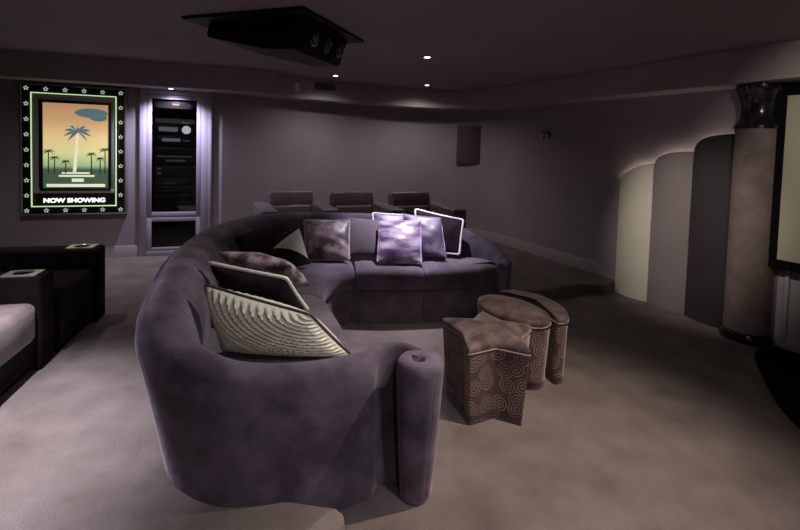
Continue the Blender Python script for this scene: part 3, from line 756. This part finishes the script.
# ------------------------------------------------------------------ projection screen
sc0 = w2(1.60, .0)
t = thing('projection_screen', 'large ivory projection screen in a black frame on right wall', 'screen', (*sc0, .68), math.atan2(U2.y, U2.x))
SL, SH, SY0, SY1, FW = 2.7, 1.50, -.13, -.002, .075
bm = bmesh.new(); box(bm, (FW - .005, SY0 + .012, FW - .005), (SL - FW, SY0 + .03, SH - FW)); obj('fabric', bm, M['screen'], t)
bm = bmesh.new()
for lo, hi in (((0, SY0, 0), (SL, SY1, FW)), ((0, SY0, SH - FW), (SL, SY1, SH)), ((0, SY0, FW), (FW, SY1, SH - FW)), ((SL - FW, SY0, FW), (SL, SY1, SH - FW))): box(bm, lo, hi, .004, 2)
obj('frame', bm, M['blackmat'], t)

# ------------------------------------------------------------------ ceiling projector
pa = Vector((-.66, 3.00)); pu = Vector((.33, .944)).normalized(); pv = Vector((-pu.y, pu.x))     # pu along the lens face, pv backwards
rz = math.atan2(-pv.y, -pv.x)
t = thing('ceiling_projector', 'black three-lens projector hanging from a square black ceiling plate', 'projector', (*(pa + pu * .48 + pv * .5), CEIL), rz)
# local: +x forward (lens side), y = left
def L(p): return p
bm = bmesh.new(); box(bm, (-.52, -.49, -.025), (.50, .48, 0), .004, 2); obj('ceiling_plate', bm, M['projector'], t)
bm = bmesh.new()
yb, yf = -.36, .36
prof = [(-.40, -.024), (.41, -.024), (.34, -.245), (.10, -.235), (-.30, -.15), (-.42, -.12)]
rings(bm, [[(x, yb, z) for x, z in prof], [(x, yf, z) for x, z in prof]]); bmesh.ops.bevel(bm, geom=bm.edges[:], offset=.012, segments=2, affect='EDGES'); body = obj('body', bm, M['projector'], t)
fn = Vector((.221, 0, -.07)).normalized()
for k in (-1, 0, 1):
    c = Vector((.375, k * .20, -.135)); bm = bmesh.new()
    tube(bm, [c - fn * .02, c + fn * .03, c + fn * .034], [.086, .086, .078], 28); tube(bm, [c + fn * .0, c + fn * .05, c + fn * .051], [.066, .062, .05], 28)
    o = obj('lens_barrel', bm, M['projector'], t)
    bm = bmesh.new(); n = 24; rs = []
    for rr, d in ((.06, .045), (.05, .056), (.03, .064), (.008, .067)):
        u = Vector((0, 1, 0)); w = fn.cross(u)
        rs.append([c + fn * d + rr * (math.cos(2 * PI * j / n) * u + math.sin(2 * PI * j / n) * w) for j in range(n)])
    rings(bm, rs); obj('lens_glass', bm, M['lens'], o)

# ------------------------------------------------------------------ downlights and light
def downlight(label, x, y, z=CEIL):
    t = thing('downlight', label, 'downlight', (x, y, z), 0, 'recessed downlights')
    bm = bmesh.new(); rs = [[(r_ * math.cos(2 * PI * j / 28), r_ * math.sin(2 * PI * j / 28), zz) for j in range(28)] for r_, zz in ((.052, -.001), (.052, -.006), (.046, -.009), (.032, -.007), (.030, -.001))]
    rings(bm, rs, loop=True); obj('trim_ring', bm, M['soffit'], t)
    bm = bmesh.new(); lathe(bm, [(.001, -.001), (.030, -.001), (.030, -.004), (.001, -.004)], 24); obj('lens', bm, M['dlens'], t)
    return t
def spot(x, y, tx, ty, power, col, size=60, blend=.6, z=CEIL - .02, tz=0, rad=.03):
    li = bpy.data.lights.new('spot', 'SPOT'); li.energy = power * 6; li.color = col; li.spot_size = math.radians(size); li.spot_blend = blend; li.shadow_soft_size = rad
    o = bpy.data.objects.new('spot_lamp', li); C.objects.link(o); o.location = (x, y, z)
    o.rotation_euler = Vector((tx - x, ty - y, tz - z)).to_track_quat('-Z', 'Y').to_euler(); return o
downlight('ceiling downlight over the lit lilac cushions, nearest the projection screen', .24, 4.56)
downlight('ceiling downlight farthest back, near the back wall', .36, 6.62)
downlight('ceiling downlight close beside the black projector', -.88, 5.96)
downlight('downlight in the soffit above the equipment cabinet', *w1(.37, .20), SOF)
COOL = (.88, .80, 1.0); WARM = (1, .82, .69); NEU = (1, .90, .87)
spot(.24, 4.56, .02, 4.28, 60, COOL, 62, 1)
spot(.36, 6.62, .36, 6.66, 5.5, NEU, 150, 1)
spot(-.88, 5.96, -.87, 6.0, 5.5, NEU, 150, 1)
q = w1(.37, .26); spot(q[0], q[1], P0.x + .37, P0.y + .12, 22, (.78, .73, 1), 130, 1, SOF - .02, .8)
# ceiling spots with no fixture in view; some are added to brighten parts
spot(-1.95, 1.9, -2.0, 1.95, 112, (.91, .86, 1), 60, 1)
spot(1.35, 2.0, .75, 2.25, 40, WARM, 74, 1)
spot(.80, 3.1, -.55, 2.5, 30, (1, .93, .86), 58, 1, CEIL - .02, .6)  # added spot, brightens the ribbed cushion and the pit carpet
spot(1.1, .35, .4, 1.3, 26, (.95, .86, .97), 95, 1, rad=.15)
spot(.7, 2.9, 3.0, 4.5, 32, (1, .91, .82), 37, 1, CEIL - .02, .75)  # added wash for the arched panels, no downlight visible there
spot(1.6, 1.2, 3.4, 3.2, 22, (1, .93, .8), 46, 1, CEIL - .02, 1.65)  # added wash that brightens the projection screen
spot(-3.0, 3.6, -3.0, 4.2, 6, NEU, 140, 1)
spot(.5, -1.2, .5, -1.0, 16, NEU, 150, 1)  # unseen lamp added as ambient fill
spot(-3.4, .6, -2.9, 2.4, 9, NEU, 80, 1)

w = bpy.data.worlds.new('world'); bpy.context.scene.world = w; w.use_nodes = True
w.node_tree.nodes['Background'].inputs[0].default_value = (.02, .018, .02, 1)

# ------------------------------------------------------------------ camera
cd = bpy.data.cameras.new('camera'); cam = bpy.data.objects.new('camera', cd); C.objects.link(cam)
p = math.radians(2.6); rl = math.radians(1.7)
fw = Vector((0, math.cos(p), -math.sin(p))); rt = Vector((1, 0, 0)); up = rt.cross(fw)
r_ = rt * math.cos(rl) + up * math.sin(rl); u_ = up * math.cos(rl) - rt * math.sin(rl)
mx = Matrix((r_, u_, -fw)).transposed().to_4x4(); mx.translation = Vector((0, 0, 1.6)); cam.matrix_world = mx
cd.sensor_fit = 'HORIZONTAL'; cd.sensor_width = 36; cd.lens = 450 / 800 * 36; cd.shift_y = -98.6 / 800; cd.clip_start = .05
s = bpy.context.scene; s.camera = cam
s.view_settings.view_transform = 'Standard'; s.view_settings.look = 'None'; s.view_settings.gamma = 1; s.view_settings.exposure = 0
s.view_settings.use_curve_mapping = False
